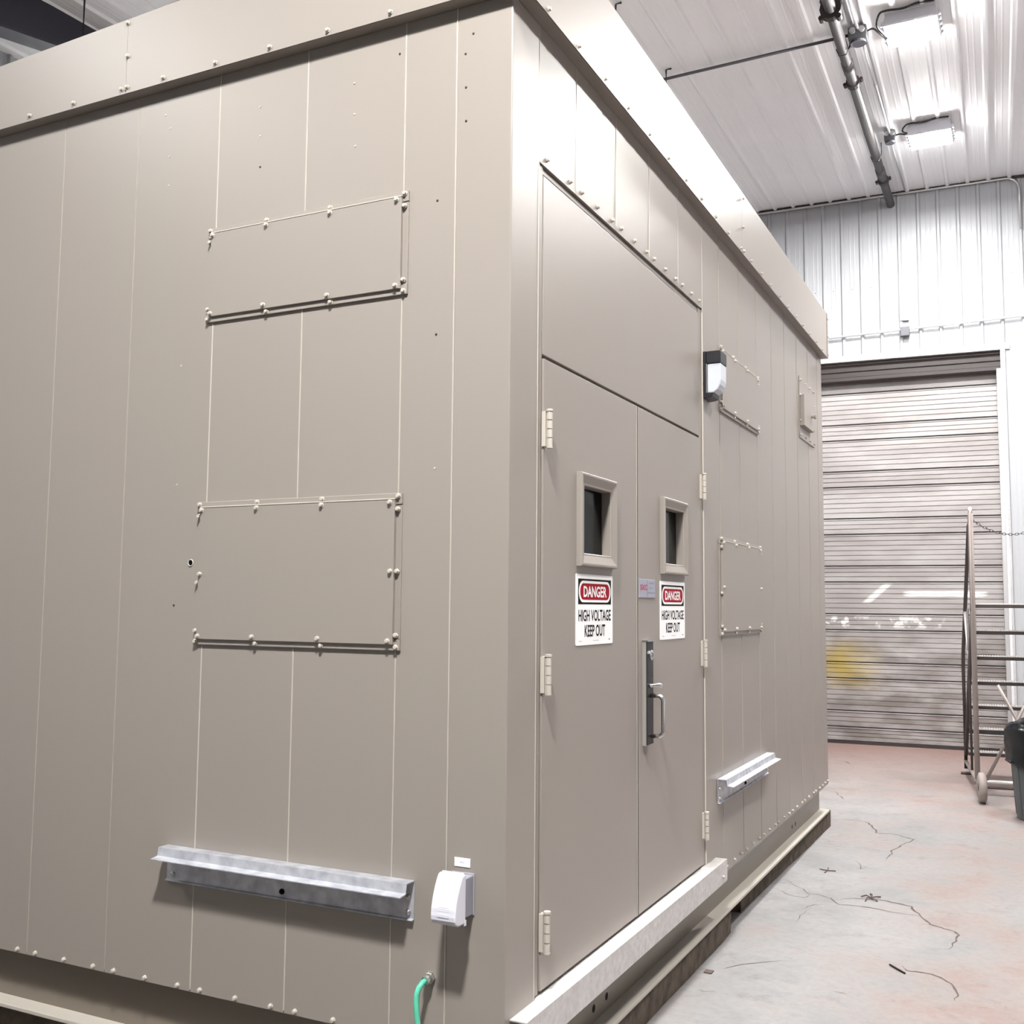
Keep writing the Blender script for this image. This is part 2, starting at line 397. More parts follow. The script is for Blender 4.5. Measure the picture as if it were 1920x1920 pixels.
hp = [(-.14, DT+.05), (-.03, DT+.05), (-.03, 4.235), (-.045, 4.215), (-.03, 4.195), (-.03, 4.15), (-.045, 4.14), (-.045, 4.085), (-.03, 4.075), (-.03, 4.035), (-.045, 4.02), (-.14, 4.02)]
structure(MB().prism([wp(DL, d, z) for d, z in hp], WD*(DR-DL)/WD.x).obj('hood', HOOD, door))
for s in (DL, DR-.045):
    structure(MB().prism([wp(s, -.02, FZ), wp(s+.045, -.02, FZ), wp(s+.045, -.16, FZ), wp(s, -.16, FZ)], (0, 0, 4.05-FZ)).obj('guide', EMT, door))
# wide flat cover strip above the conduit box
wstrip = MB().prism([wp(.08, .024, 4.72), wp(.185, .024, 4.72), wp(.185, .04, 4.72), wp(.08, .04, 4.72)], (0, 0, .56)).obj('cable_trunking', WALLM)
tag(wstrip, 'flat white vertical trunking on back wall above the conduit box', 'trunking')

# ------------------------------------------------------------------ shelter
SX = -3.6; SY = 5.43          # left end and far end
shelter = thing('equipment_shelter', 'tan steel walk-in equipment shelter standing on timbers in the workshop', 'shelter', (0, 0, FZ+.14))
ZB, ZT = -.115, 3.156
def part(mb, name, m=PAINT, bevel=0, label=None, smooth=False, parent=None):
    o = mb.obj(name, m, parent or shelter, smooth=smooth, bevel=bevel)
    if label: o['label'] = label
    return o
# core that closes the box behind its skin (a dark shell with real window wells cut as boxes)
part(MB().box(SX, -.075, .075, SY-.01, ZB, 3.3), 'inner_shell', WELL)
# corner trim (L) near and far
part(MB().prism([(-.201, 0, ZB), (0, 0, ZB), (0, .2005, ZB), (-.03, .2005, ZB), (-.03, .03, ZB), (-.201, .03, ZB)], (0, 0, ZT-ZB)), 'corner_trim', PAINT, .004)
part(MB().prism([(0, SY, ZB), (-.2, SY, ZB), (-.2, SY-.03, ZB), (-.03, SY-.03, ZB), (-.03, SY-.2, ZB), (0, SY-.2, ZB)], (0, 0, ZT-ZB)), 'corner_trim', PAINT_B, .004)
# face towards -y
seamsA = [-.202, -.398, -.803, -1.204, -1.610, -2.015, -2.421, -2.827, -3.233, SX]
for a, b in zip(seamsA[:-1], seamsA[1:]):
    part(MB().box(b+.0008, a-.0008, 0, .045, ZB, ZT), 'wall_panel', PAINT, .0025)
def beadV(fx, c, z0, z1, m=CAULK_LIT):
    mb = MB()
    if fx == 'A': mb.prism([(c-.0023, .001, z0), (c-.0011, -.0022, z0), (c+.0011, -.0022, z0), (c+.0023, .001, z0)], (0, 0, z1-z0))
    else: mb.prism([(-.004, c-.0035, z0), (.0012, c-.0012, z0), (.0012, c+.0012, z0), (-.004, c+.0035, z0)], (0, 0, z1-z0))
    return part(mb, 'seam_bead', m)
LZ0, LZ1, UZ0, UZ1 = 1.066, 1.569, 2.221, 2.570
for c in seamsA[:-1]:
    cuts = [(ZB+.01, ZT)] if not (-1.24 < c < -.375) else [(ZB+.01, LZ0), (LZ1, UZ0), (UZ1, ZT)]
    for z0, z1 in cuts: beadV('A', c, z0, z1, CAULK_LIT if c > -1.5 else CAULK2)
part(MB().box(SX-.045, SX, 0, SY, ZB, ZT), 'end_wall', PAINT)
part(MB().box(SX, -.2, SY-.04, SY, ZB, ZT), 'rear_wall', PAINT)
# face towards +x: full-height panels past the door, short ones above it
seamsB = [2.120, 2.431, 2.842, 3.253, 3.655, 4.045, 4.452, 4.858, 5.23]
for a, b in zip(seamsB[:-1], seamsB[1:]):
    t0, t1 = random.uniform(-.0010, .0), random.uniform(-.0010, .0)
    part(MB().prism([(t0, a+.0003, ZB), (t1, b-.0003, ZB), (-.045, b-.0003, ZB), (-.045, a+.0003, ZB)], (0, 0, ZT-ZB)), 'wall_panel', PAINT_B)
topB = [.201, .516, .919, 1.318, 1.725, 2.120]
for a, b in zip(topB[:-1], topB[1:]):
    t0, t1 = random.uniform(-.0010, .0), random.uniform(-.0010, .0)
    part(MB().prism([(t0, a+.0003, 2.682), (t1, b-.0003, 2.682), (-.045, b-.0003, 2.682), (-.045, a+.0003, 2.682)], (0, 0, ZT-2.682)), 'wall_panel', PAINT_B)
for c in topB[1:-1]: beadV('B', c, 2.70, ZT)
beadV('B', .201, ZB, ZT); beadV('B', 2.120, ZB, ZT)
for c in seamsB[1:]:
    cuts = [(ZB+.01, ZT)] if not (2.39 < c < 3.27) else [(ZB+.01, LZ0), (LZ1, UZ0), (UZ1, ZT)]
    for z0, z1 in cuts: beadV('B', c, z0, z1, CAULK2)
# roof and fascia
OV = .05
for s0, s1 in ((SX-.05, -1.637), (-1.6365, OV)):
    zt0, zt1 = 3.505+.03*s0, 3.505+.03*s1
    part(MB().prism([(s0, -OV, ZT), (s1, -OV, ZT), (s1, -OV, zt1), (s0, -OV, zt0)], (0, .003+.001*(s0 < -2), 0)), 'fascia_panel', PAINT, .001)
for s0, s1 in ((-OV, 2.7455), (2.746, 5.47)):
    part(MB().prism([(OV, s0, ZT), (OV, s1, ZT), (OV, s1, 3.507), (OV, s0, 3.507)], (-.003-.001*(s0 > 2), 0, 0)), 'fascia_panel', PAINT_B, .001)
part(MB().prism([(OV-.004, 5.47, ZT), (OV+.0035, 5.47, ZT), (OV+.0035, 5.415, ZT), (OV-.0005, 5.415, ZT), (OV-.0005, 5.466, ZT), (OV-.004, 5.466, ZT)], (0, 0, .351)), 'fascia_trim', PAINT_B)
part(MB().prism([(SX-.05, -OV+.004, 3.505+.03*SX), (OV-.004, -OV+.004, 3.505), (OV-.004, 5.466, 3.505), (SX-.05, 5.466, 3.505+.03*SX)], (0, 0, -.02)), 'roof', PAINT)
part(MB().box(SX-.05, OV-.004, -OV+.004, .02, ZT, ZT+.004), 'soffit', PAINT)
part(MB().box(-.02, OV-.004, .02, 5.466, ZT, ZT+.004), 'soffit', PAINT)
part(MB().box(-.008, .012, -.012, .012, ZT-.003, ZT-.0005), 'soffit_cap', PAINT)
# skid: recessed web and bottom flange under both faces
for bx in ((SX, -.07, .07, .08), (-.08, -.07, .07, SY), ):
    part(MB().box(*bx, -.31, ZB+.002), 'skid_web', STEELBASE)
part(MB().prism([(SX, 0, -.325), (0, 0, -.325), (0, SY+.04, -.325), (-.16, SY+.04, -.325), (-.16, .16, -.325), (SX, .16, -.325)], (0, 0, .016)), 'skid_flange', CAULK_LIT, .003)
part(MB().prism([(SX, .002, ZB), (-.002, .002, ZB), (-.002, SY-.002, ZB), (-.09, SY-.002, ZB), (-.09, .09, ZB), (SX, .09, ZB)], (0, 0, .004)), 'base_plate', STEELBASE)
for y, z in ((.999, -.257), (.870, -.259), (4.423, -.255), (4.529, -.255)):
    part(MB().lathe([(.0001, 0), (.0145, 0)], 14, (-.0692, y, z), Matrix.Rotation(pi/2, 3, 'Y')), 'web_hole', BLACK)
# bolts
hexm = MB().lathe([(.0092, 0), (.0092, .0022), (.0070, .0030), (.0070, .0088), (.0056, .0106), (.0001, .0112)], 8)
boltA = MB(); boltA.v = [(v[0], -v[2], v[1]) for v in hexm.v]; boltA.f = hexm.f
boltB = MB(); boltB.v = [(v[2], v[0], v[1]) for v in hexm.v]; boltB.f = hexm.f
BA, BB = boltA.mesh('bolt', CAULK_LIT), boltB.mesh('bolt', CAULK_LIT)  # paler than the paint: light caught by the heads is in the colour
def bolt(face, c, z, off=0, parent=shelter):
    return inst(BA, 'bolt', (c, -off, z), parent) if face == 'A' else inst(BB, 'bolt', (off, c, z), parent)
for c, z in ((-2.167, 3.178), (-1.916, 3.177), (-1.656, 3.177), (-1.627, 3.179), (-1.441, 3.175), (-1.186, 3.174), (-.936, 3.174), (-.686, 3.174), (-.430, 3.174), (-.18, 3.174), (-2.42, 3.177), (-1.636, 3.439), (-1.630, 3.304)): bolt('A', c, z, OV)
for c, z in ((.15, 3.168), (.408, 3.171), (.659, 3.170), (.905, 3.167), (1.161, 3.167), (1.417, 3.166), (1.677, 3.166), (1.928, 3.167), (2.184, 3.166), (2.431, 3.166), (2.689, 3.166), (2.755, 3.169), (2.931, 3.168), (3.179, 3.167), (3.417, 3.166), (3.672, 3.166), (3.930, 3.167), (4.188, 3.168), (4.426, 3.166), (4.68, 3.166), (4.93, 3.166), (5.18, 3.166), (5.43, 3.461), (5.43, 3.321), (5.43, 3.180), (2.755, 3.468), (2.755, 3.305)): bolt('B', c, z, OV+.0035)
for c in (-2.064, -1.966, -1.815, -1.665, -1.564, -1.412, -1.260, -1.159, -1.005, -.855, -.757, -.606, -.45, -.35, -.12, -2.22, -2.37): bolt('A', c, -.100)
for c in (.262, .462, .570, .721, .874, .973, 1.127, 1.277, 1.377, 1.532, 1.680, 1.783, 1.93, 2.06): bolt('B', c, 2.709)
for c in (2.374, 2.475, 2.633, 2.781, 2.889, 3.037, 3.184, 3.294, 3.439, 3.595, 3.684, 3.846, 3.990, 4.099, 4.242, 4.407, 4.499, 4.644, 4.820, 4.902, 5.048, 5.171, 5.281, 5.394): bolt('B', c, -.086)
# little plugs left in the panels
plug = MB(); plug.lathe([(.0042, 0), (.0036, .0018), (.0001, .0022)], 8); pa = MB(); pa.v = [(v[0], -v[2], v[1]) for v in plug.v]; pa.f = plug.f
PG = pa.mesh('plug', CAULK_LIT); PGD = pa.mesh('plug', HOOD)
for i, (c, z) in enumerate(((-1.474, 3.058), (-1.447, 3.0), (-1.447, 2.889), (-1.444, 2.776), (-1.016, 2.993), (-1.012, 2.884), (-1.008, 2.768), (-.606, 2.991), (-.603, 2.880), (-.597, 2.766), (-.424, 3.053), (-.171, 2.993), (-.168, 2.879), (-.166, 2.766), (-.143, 3.055), (-.269, 2.519), (-.264, 1.643), (-.266, 2.076), (-1.349, 2.077), (-1.348, 1.638), (-1.342, 1.202))):
    inst(PGD if i in (6, 10, 11, 12, 13, 14, 15, 17, 20) else PG, 'plug', (c, 0, z), shelter)
# cable hole left of the lower cover
RX = Matrix.Rotation(pi/2, 3, 'X')
part(MB().lathe([(.0001, .0012), (.0095, .0012)], 18, (-1.269, 0, 1.354), RX), 'cable_hole', BLACK)
part(MB().lathe([(.0095, .001), (.0105, .003), (.0125, .003), (.013, 0)], 18, (-1.269, 0, 1.354), RX), 'grommet', CAULK_LIT, smooth=True)
# bolted access covers, two on each face
def cover(face, c0, c1, z0, z1, mids):
    P = PAINT if face == 'A' else PAINT_B
    root = bpy.data.objects.new('access_cover', None); C.objects.link(root); root.parent = shelter
    root.matrix_parent_inverse = Matrix.Translation(-wloc(shelter)); root.location = (c0, 0, z0) if face == 'A' else (0, c0, z0)
    def bx(a, b, d0, d1, za, zb): return MB().box(a, b, -d1, -d0, za, zb) if face == 'A' else MB().box(d0, d1, a, b, za, zb)
    wF = .036
    bx(c0, c1, -.002, .008, z1-wF, z1).obj('flashing', P, root, bevel=.0015)
    bx(c0, c1, -.002, .009, z0, z0+wF).obj('flashing', P, root, bevel=.0015)
    bx(c0+.001, c0+wF, -.002, .005, z0+wF+.001, z1-wF-.001).obj('flashing', P, root, bevel=.0012)
    bx(c1-wF, c1-.001, -.002, .005, z0+wF+.001, z1-wF-.001).obj('flashing', P, root, bevel=.0012)
    bx(c0+.020, c1-.022, .004, .017, z0+.019, z1-.021).obj('cover_plate', P, root, bevel=.0015)
    # pale strip along the head: light caught by the ledge, as colour
    bx(c0+.018, c1-.021, .006, .0185, z1-.0215, z1-.0175).obj('lit_edge', CAULK_LIT, root, bevel=.001)
    wd = c1-c0
    fr = [(c0+.011, z1-.009), (c1-.013, z1-.010), (c0+.011, z0+.011), (c1-.013, z0+.011), (c0+.010, z1-.052), (c1-.014, z1-.052), (c0+.010, z0+.048), (c1-.014, z0+.048)]
    cv = [(c0+.028, z1-.030), (c1-.040, z1-.030), (c0+.028, z0+.030), (c1-.040, z0+.030)]
    for t, (fz, cz) in ((.315, (0, .0)), (.635, (0, 0))):
        fr += [(c0+wd*t, z1-.009), (c0+wd*t+.01, z0+.009)]; cv += [(c0+wd*t+.004, z1-.030), (c0+wd*t, z0+.032)]
    if mids:
        fr += [(c0+.011, z0+(z1-z0)*.43), (c1-.013, z0+(z1-z0)*.5)]; cv += [(c0+.029, z0+(z1-z0)*.49), (c1-.034, z0+(z1-z0)*.5)]
    for c, z in fr: bolt(face, c, z, .008, root)
    for c, z in cv: bolt(face, c, z, .0165, root)
    return root
cover('A', -1.2375, -.3788, LZ0, LZ1, True); cover('A', -1.231, -.3745, UZ0, UZ1, False)
cover('B', 2.388, 3.262, LZ0, LZ1, True); cover('B', 2.410, 3.255, UZ0, UZ1, False)
# vent flap near the far end
vr = bpy.data.objects.new('vent', None); C.objects.link(vr); vr.parent = shelter; vr.matrix_parent_inverse = Matrix.Translation(-wloc(shelter)); vr.location = (0, 4.52, 2.4)
MB().box(-.002, .006, 4.52, 5.07, 2.397, 2.835).obj('vent_plate', PAINT_B, vr, bevel=.0015)
MB().box(.004, .034, 4.50+.04, 4.50+.40, 2.484, 2.706).obj('vent_flap', PAINT_B, vr, bevel=.002)
for c in (4.55, 4.72, 4.88, 5.04): bolt('B', c, 2.81, .006, vr); bolt('B', c, 2.42, .006, vr)
for z in (2.52, 2.70): bolt('B', 4.545-.01, z, .006, vr); bolt('B', 5.04, z, .006, vr)
MB().lathe([(.012, 0), (.012, .02), (.02, .022), (.02, .034), (.0001, .036)], 10, (.034, 4.80, 2.585), Matrix.Rotation(pi/2, 3, 'Y')).obj('latch_knob', PAINT_B, vr)

# ---- door opening: dark reveal behind, jambs, transom, two leaves
part(MB().box(-.07, -.030, .19, 2.13, ZB, 2.69), 'door_reveal', GAP)
part(MB().box(-.032, -.006, .2015, .2445, -.0, 2.679), 'door_jamb', PAINT, .0015)
part(MB().box(-.032, -.006, 2.065, 2.1185, -.0, 2.679), 'door_jamb', PAINT_B, .0015)
part(MB().box(-.032, -.010, .2445, 2.065, 2.657, 2.677), 'door_head', PAINT, .0015)
part(MB().box(-.032, -.005, .250, 2.063, 2.040, 2.650), 'transom_panel', PAINT, .002)
def frame_profile(y0, y1, z0, z1, prof):
    """mitred frame: prof = (inset, x) pairs from outside in"""
    m = MB(); vs = []; fs = []
    for ins, x in prof:
        vs += [(x, y0+ins, z0+ins), (x, y1-ins, z0+ins), (x, y1-ins, z1-ins), (x, y0+ins, z1-ins)]
    for i in range(len(prof)-1):
        for k in range(4): fs.append((4*i+k, 4*i+(k+1) % 4, 4*i+4+(k+1) % 4, 4*i+4+k))
    return m.add(vs, fs)
def leaf(y0, y1, wy0, wy1, hy, label):
    root = bpy.data.objects.new('door', None); C.objects.link(root); root.parent = shelter; root['label'] = label
    root.matrix_parent_inverse = Matrix.Translation(-wloc(shelter)); root.location = (0, y0, 0)
    wz0, wz1 = 1.352, 1.683
    iy0, iy1, iz0, iz1 = wy0+.044, wy1-.044, wz0+.044, wz1-.044
    m = MB()                                                       # slab with a real opening for the window
    outer = [(y0, .008), (y1, .008), (y1, 2.026), (y0, 2.026)]; inner = [(iy0, iz0), (iy1, iz0), (iy1, iz1), (iy0, iz1)]
    vs = [(x, a, b) for x in (0, -.030) for a, b in outer+inner]; fs = []
    for k in range(4):
        j = (k+1) % 4
        fs += [(k, j, 4+j, 4+k), (8+k, 12+k, 12+j, 8+j), (k, 8+k, 8+j, j), (4+k, 4+j, 12+j, 12+k)]
    m.add(vs, fs).obj('leaf_panel', PAINT, root, bevel=.0015)
    frame_profile(wy0, wy1, wz0, wz1, [(0, 0), (.0, .016), (.004, .022), (.010, .022), (.038, .012), (.043, .012), (.046, .008), (.046, -.030)]).obj('window_frame', PAINT, root)
    MB().box(-.0285, -.0245, iy0, iy1, iz0, iz1).obj('window_glass', GLASS, root)
    MB().box(-.20, -.0295, iy0-.01, iy1+.01, iz0-.01, iz1+.01).obj('window_well', WELL, root)
    for z in (1.730, .931, .128):                                  # hinge: leaf plate, knuckles with gaps, pin cap
        g = MB()
        dl = -.010 if hy < y0 else .010
        g.box(-.006, .014, hy+dl*.1-.0035, hy+dl*.1+.0035, z, z+.12)
        g.box(-.004, .010, hy-.010, hy+.010, z+.002, z+.118)
        for q in range(4):
            g.cyl((.020, hy+.001, z+.0015+q*.0295), (.020, hy+.001, z+.028+q*.0295), .0095, 12)
        g.cyl((.020, hy+.001, z+.118), (.020, hy+.001, z+.126), .0115, 12)
        g.cyl((.020, hy+.001, z-.004), (.020, hy+.001, z+.001), .0105, 12)
        g.obj('hinge', CAULK_LIT, root)  # same paint as the door, its lit look put into a paler colour
    return root
left_leaf = leaf(.2495, 1.1475, .528, .880, .2535, 'left leaf of the double door')
right_leaf = leaf(1.1680, 2.0600, 1.449, 1.800, 2.0635, 'right leaf of the double door with the pull handle')
MB().box(-.026, -.0008, 1.1477, 1.1678, .008, 2.026).obj('weatherstrip', GAP, right_leaf)
MB().box(-.02, .0012, 1.1508, 1.1553, .008, 2.026).obj('astragal', CAULK_LIT, left_leaf, bevel=.001)
# lock trim on the right leaf
MB().box(0, .0165, 1.214, 1.298, .655, 1.072).obj('lock_case', SATIN, right_leaf, bevel=.001)
MB().box(.016, .020, 1.217, 1.296, .657, 1.070).obj('lock_plate', DARKMETAL, right_leaf, bevel=.0015)
MB().box(0, .026, 1.212, 1.300, 1.070, 1.076).obj('plate_cap', CHROME, right_leaf)
MB().lathe([(.021, 0), (.021, .007), (.017, .011), (.0001, .011)], 20, (.020, 1.257, 1.015), Matrix.Rotation(pi/2, 3, 'Y')).obj('lock_cylinder', CHROME, right_leaf)
MB().box(.031, .0318, 1.2555, 1.2585, 1.008, 1.022).obj('keyway', BLACK, right_leaf)
MB().tube([(.015, 1.240, .893), (.030, 1.245, .893), (.048, 1.252, .896), (.062, 1.262, .893), (.070, 1.268, .889)], [.010, .008, .009, .010, .006], 10).obj('thumb_latch', CHROME, right_leaf, smooth=True)
pts = [(.018, 1.262, .852)]
for k in range(7):
    a = pi/2*k/6; pts.append((.050+.022*math.sin(a), 1.262, .830+.022*math.cos(a)))
for k in range(7):
    a = pi/2*k/6; pts.append((.050+.022*math.cos(a), 1.262, .712-.022*math.sin(a)))
pts.append((.018, 1.262, .690))
MB().tube(pts, .0085, 12, up=(0, 1, 0)).obj('pull_handle', CHROME, right_leaf, smooth=True)

# ------------------------------------------------------------------ things fixed on the shelter
# galvanized sill plate below the doors
sill = MB().prism([(-.028, .035, -.004), (.056, .035, -.004), (.056, .035, -.105), (.052, .035, -.105), (.052, .035, -.008), (-.028, .035, -.008)], (0, 2.25, 0)).obj('door_sill', GALVD, shelter)
sill['label'] = 'galvanized steel sill plate under the doors'
bolt('B', 2.20, -.07, .057)
# brackets
def ledge(face, c0, c1, label):
    prof = [(.001, .248), (.014, .246), (.014, .249), (.004, .252), (.004, .362), (.046, .362), (.050, .334), (.084, .330), (.084, .334), (.053, .338), (.048, .3665), (.001, .3665)]
    t = thing('galvanized_ledge', label, 'ledge', ((c0+c1)/2, -.002, .248) if face == 'A' else (.002, (c0+c1)/2, .248))
    P = [(c0, -d, z) for d, z in prof] if face == 'A' else [(d, c0, z) for d, z in prof]
    MB().prism(P, (c1-c0, 0, 0) if face == 'A' else (0, c1-c0, 0)).obj('drip_channel', GALV, t, bevel=.0008)
    sx = MB().lathe([(.0001, .010), (.006, .009), (.0095, .004), (.0095, 0)], 12)
    for a in (c0+.030, (c0+c1)/2, c1-.020):
        for z in (.314, .270):
            s = MB(); s.v = [(a+v[0], -.004-v[2], z+v[1]) if face == 'A' else (.004+v[2], a+v[0], z+v[1]) for v in sx.v]; s.f = sx.f
            s.obj('bolt', NICKEL if a != (c0+c1)/2 else BLACK, t, smooth=True)
    return t
ledge('A', -1.325, -.312, 'galvanized ledge low on the wide face left of the white outlet cover')
ledge('B', 2.320, 3.395, 'galvanized ledge low on the wall to the right of the doors')
# weatherproof outlet with cover
oc = thing('outlet_cover', 'white weatherproof outlet box with a bulging cover near the shelter corner', 'outlet', (-.142, 0, .30))
MB().box(-.180, -.102, -.005, .0, .290, .412).obj('gasket', PLASTICD, oc, bevel=.002)
MB().box(-.176, -.105, -.060, -.005, .294, .408).obj('outlet_box', PLASTICD, oc, bevel=.003)
cpf = [(-.058, .282), (-.058, .420), (-.070, .424), (-.082, .420), (-.092, .406), (-.101, .390), (-.109, .372), (-.116, .352), (-.121, .332), (-.123, .312), (-.122, .300), (-.117, .290), (-.100, .282)]
MB().prism([(-.183, y, z) for y, z in cpf], (.083, 0, 0)).obj('cover', PLASTIC, oc, bevel=.004)
MB().box(-.160, -.122, -.1243, -.1215, .309, .318).obj('embossed_bar', PLASTIC, oc, bevel=.0007)
for q in range(3): MB().box(-.168+.004*q, -.114-.004*q, -.1222+.0008*q, -.118, .326+.005*q, .3275+.005*q).obj('embossed_line', PLASTIC, oc)
MB().cyl((-.178, -.062, .421), (-.105, -.062, .421), .005, 8).obj('hinge', PLASTIC, oc)
MB().box(-.104, -.0995, -.066, -.056, .276, .292).obj('clasp', PLASTIC, oc)
# small white label with faint print
lb = thing('small_label', 'small white printed label above the outlet box', 'label', (-.145, 0, .43))
MB().box(-.1725, -.1185, -.0025, 0, .4265, .4525).obj('label_plate', WHITE, lb, bevel=.0006)
text_mesh('H-I', 'label_print', GREYPRINT, lb, -.152, -.139, .436, .444, -.003, face='y')
# green cord and its gland
gl = thing('cable_gland', 'nickel hex cable gland in the wall below the outlet box', 'cable gland', (-.252, 0, .087))
MB().lathe([(.0185, 0), (.0185, .010), (.0155, .012), (.0155, .026), (.0105, .034)], 6, (-.252, 0, .087), RX).obj('hex_nut', NICKEL, gl)
MB().lathe([(.0155, .012), (.0155, .026), (.012, .032), (.0001, .032)], 16, (-.252, 0, .087), RX).obj('clamping_nut', NICKEL, gl)
cd = MB().tube([(-.252, -.026, .087), (-.253, -.042, .085), (-.257, -.057, .074), (-.260, -.064, .055), (-.260, -.067, .030), (-.257, -.068, 0), (-.250, -.069, -.04), (-.238, -.070, -.10), (-.228, -.072, -.20), (-.226, -.078, -.32), (-.232, -.10, -.41), (-.25, -.16, -.441), (-.30, -.30, -.442)], .0085, 10).obj('green_cord', GREEN, None, smooth=True)
tag(cd, 'green power cord curving down from the cable gland', 'cord')
# warning signs
def warning_sign(y0, y1, z0, z1, label):
    t = thing('warning_sign', label, 'sign', (0, (y0+y1)/2, z0), 'danger signs on the doors')
    Y = lambda u: y0+u*(y1-y0)
    Z = lambda v: z1-v*(z1-z0)
    MB().prism([(0.0, a, b) for a, b in rrect((y0+y1)/2, (z0+z1)/2, (y1-y0)/2, (z1-z0)/2, .006, 4)], (.0022, 0, 0)).obj('sign_board', WHITE, t)
    flat = lambda pts, x, nm, m: MB().add([(x, a, b) for a, b in pts], [tuple(range(len(pts)))]).obj(nm, m, t)
    flat([(Y(.05), Z(.425)), (Y(.95), Z(.425)), (Y(.95), Z(.065)), (Y(.05), Z(.065))], .0026, 'header_panel', BLACK)
    cy, cz = (Y(.5), Z(.245)); H = z1-z0; Wd = y1-y0
    flat(rrect(cy, cz, .435*Wd, .152*H, .150*H), .0029, 'oval_border', WHITE)
    flat(rrect(cy, cz, .400*Wd, .116*H, .114*H), .0032, 'oval', RED)
    text_mesh('DANGER', 'danger_lettering', WHITE, t, Y(.185), Y(.815), Z(.325), Z(.165), .0035, .028)
    text_mesh('HIGH VOLTAGE', 'voltage_lettering', BLACK, t, Y(.06), Y(.94), Z(.665), Z(.50), .0027, .02)
    text_mesh('KEEP OUT', 'keep_out_lettering', BLACK, t, Y(.22), Y(.78), Z(.885), Z(.715), .0027, .02)
    for a, b, v0, v1, m in ((.07, .15, .938, .945, GREYPRINT), (.44, .60, .938, .944, GREYPRINT), (.88, .92, .93, .943, BLACK)):
        flat([(Y(a), Z(v1)), (Y(b), Z(v1)), (Y(b), Z(v0)), (Y(a), Z(v0))], .0026, 'fine_print', m)
    return t
warning_sign(.5225, .8755, 1.0745, 1.3245, 'danger high voltage sign on left door leaf, away from the handle')
warning_sign(1.440, 1.792, 1.0705, 1.3215, 'danger high voltage sign on right door leaf, next to the nameplate')
# nameplate
npl = thing('nameplate', 'grey engraved nameplate with red logo on the right door leaf', 'nameplate', (0, 1.272, 1.247))
MB().box(0, .004, 1.172, 1.371, 1.2475, 1.3225).obj('plate', PLATE, npl, bevel=.0012)
text_mesh('SXC', 'red_logo', REDLOGO, npl, 1.182, 1.266, 1.278, 1.301, .0045, .02)
MB().add([(.0044, 1.266, 1.250), (.0044, 1.271, 1.250), (.0044, 1.271, 1.321), (.0044, 1.266, 1.321)], [(0, 1, 2, 3)]).obj('divider_line', PLATELINE, npl)
for a, b, z in ((1.290, 1.355, 1.3065), (1.295, 1.32, 1.286), (1.333, 1.345, 1.286), (1.272, 1.366, 1.266)):
    MB().add([(.0044, a, z), (.0044, b, z), (.0044, b, z+.003), (.0044, a, z+.003)], [(0, 1, 2, 3)]).obj('engraved_line', PLATELINE, npl)
# wall-pack light right of the doors
wl = thing('wall_light', 'black wall light with clear lens mounted above and right of the doors', 'light', (0, 2.19, 2.25))
y0, y1 = 2.128, 2.245
MB().box(0, .014, y0, y1, 2.236, 2.470).obj('back_plate', BLACKPL, wl, bevel=.002)
MB().box(.014, .088, y0, y1, 2.408, 2.470).obj('top_housing', BLACKPL, wl, bevel=.004)
lp = [(.020, 2.262), (.020, 2.407), (.087, 2.407), (.087, 2.325), (.082, 2.300), (.070, 2.278), (.050, 2.262)]
MB().prism([(x, y0+.006, z) for x, z in lp], (0, y1-y0-.012, 0)).obj('lens', LENS, wl, bevel=.005)
MB().prism([(.014, y0, 2.236), (.045, y0, 2.242), (.050, y0, 2.260), (.014, y0, 2.262)], (0, y1-y0, 0)).obj('bottom_lip', BLACKPL, wl, bevel=.002)
MB().box(.014, .020, y0+.002, y1-.002, 2.262, 2.408).obj('reflector', CHROME, wl)
# timbers under the skid
def timber(p0, p1, label, h=.135, wd=.14):
    a, b = Vector((*p0, FZ+.0)), Vector((*p1, FZ)); d = (b-a).normalized(); n = Vector((d.y, -d.x, 0)); m = MB(); N = 14; vs = []; fs = []
    ring = [(0, .004), (0, h-.006), (-.006, h), (-wd+.006, h), (-wd, h-.006), (-wd, .004), (-wd+.006, 0), (-.006, 0)]
    for i in range(N+1):
        for u, v in ring:
            j = random.uniform(-.003, .003) if 0 < v < h else 0
            e = random.uniform(-.012, .012) if i in (0, N) else 0
            vs.append(a+d*((b-a).length*i/N+e)+n*(u+j)+Vector((0, 0, v-.0002)))
    R = len(ring)
    for i in range(N):
        for k in range(R): fs.append((i*R+k, i*R+(k+1) % R, (i+1)*R+(k+1) % R, (i+1)*R+k))
    fs += [tuple(range(R)), tuple(N*R+k for k in reversed(range(R)))]
    return tag(m.add(vs, fs).obj('timber', WOOD), label, 'timber')
timber((-.012, .02), (-.012, 2.60), 'weathered timber under the shelter edge below the door sill', .125)
timber((-.055, 2.98), (-.010, 5.55), 'weathered timber under the far end of the long wall', .125)
timber((-3.4, .20), (-.3, .20), 'dark timber under the skid of the wide face', .125, -.14)

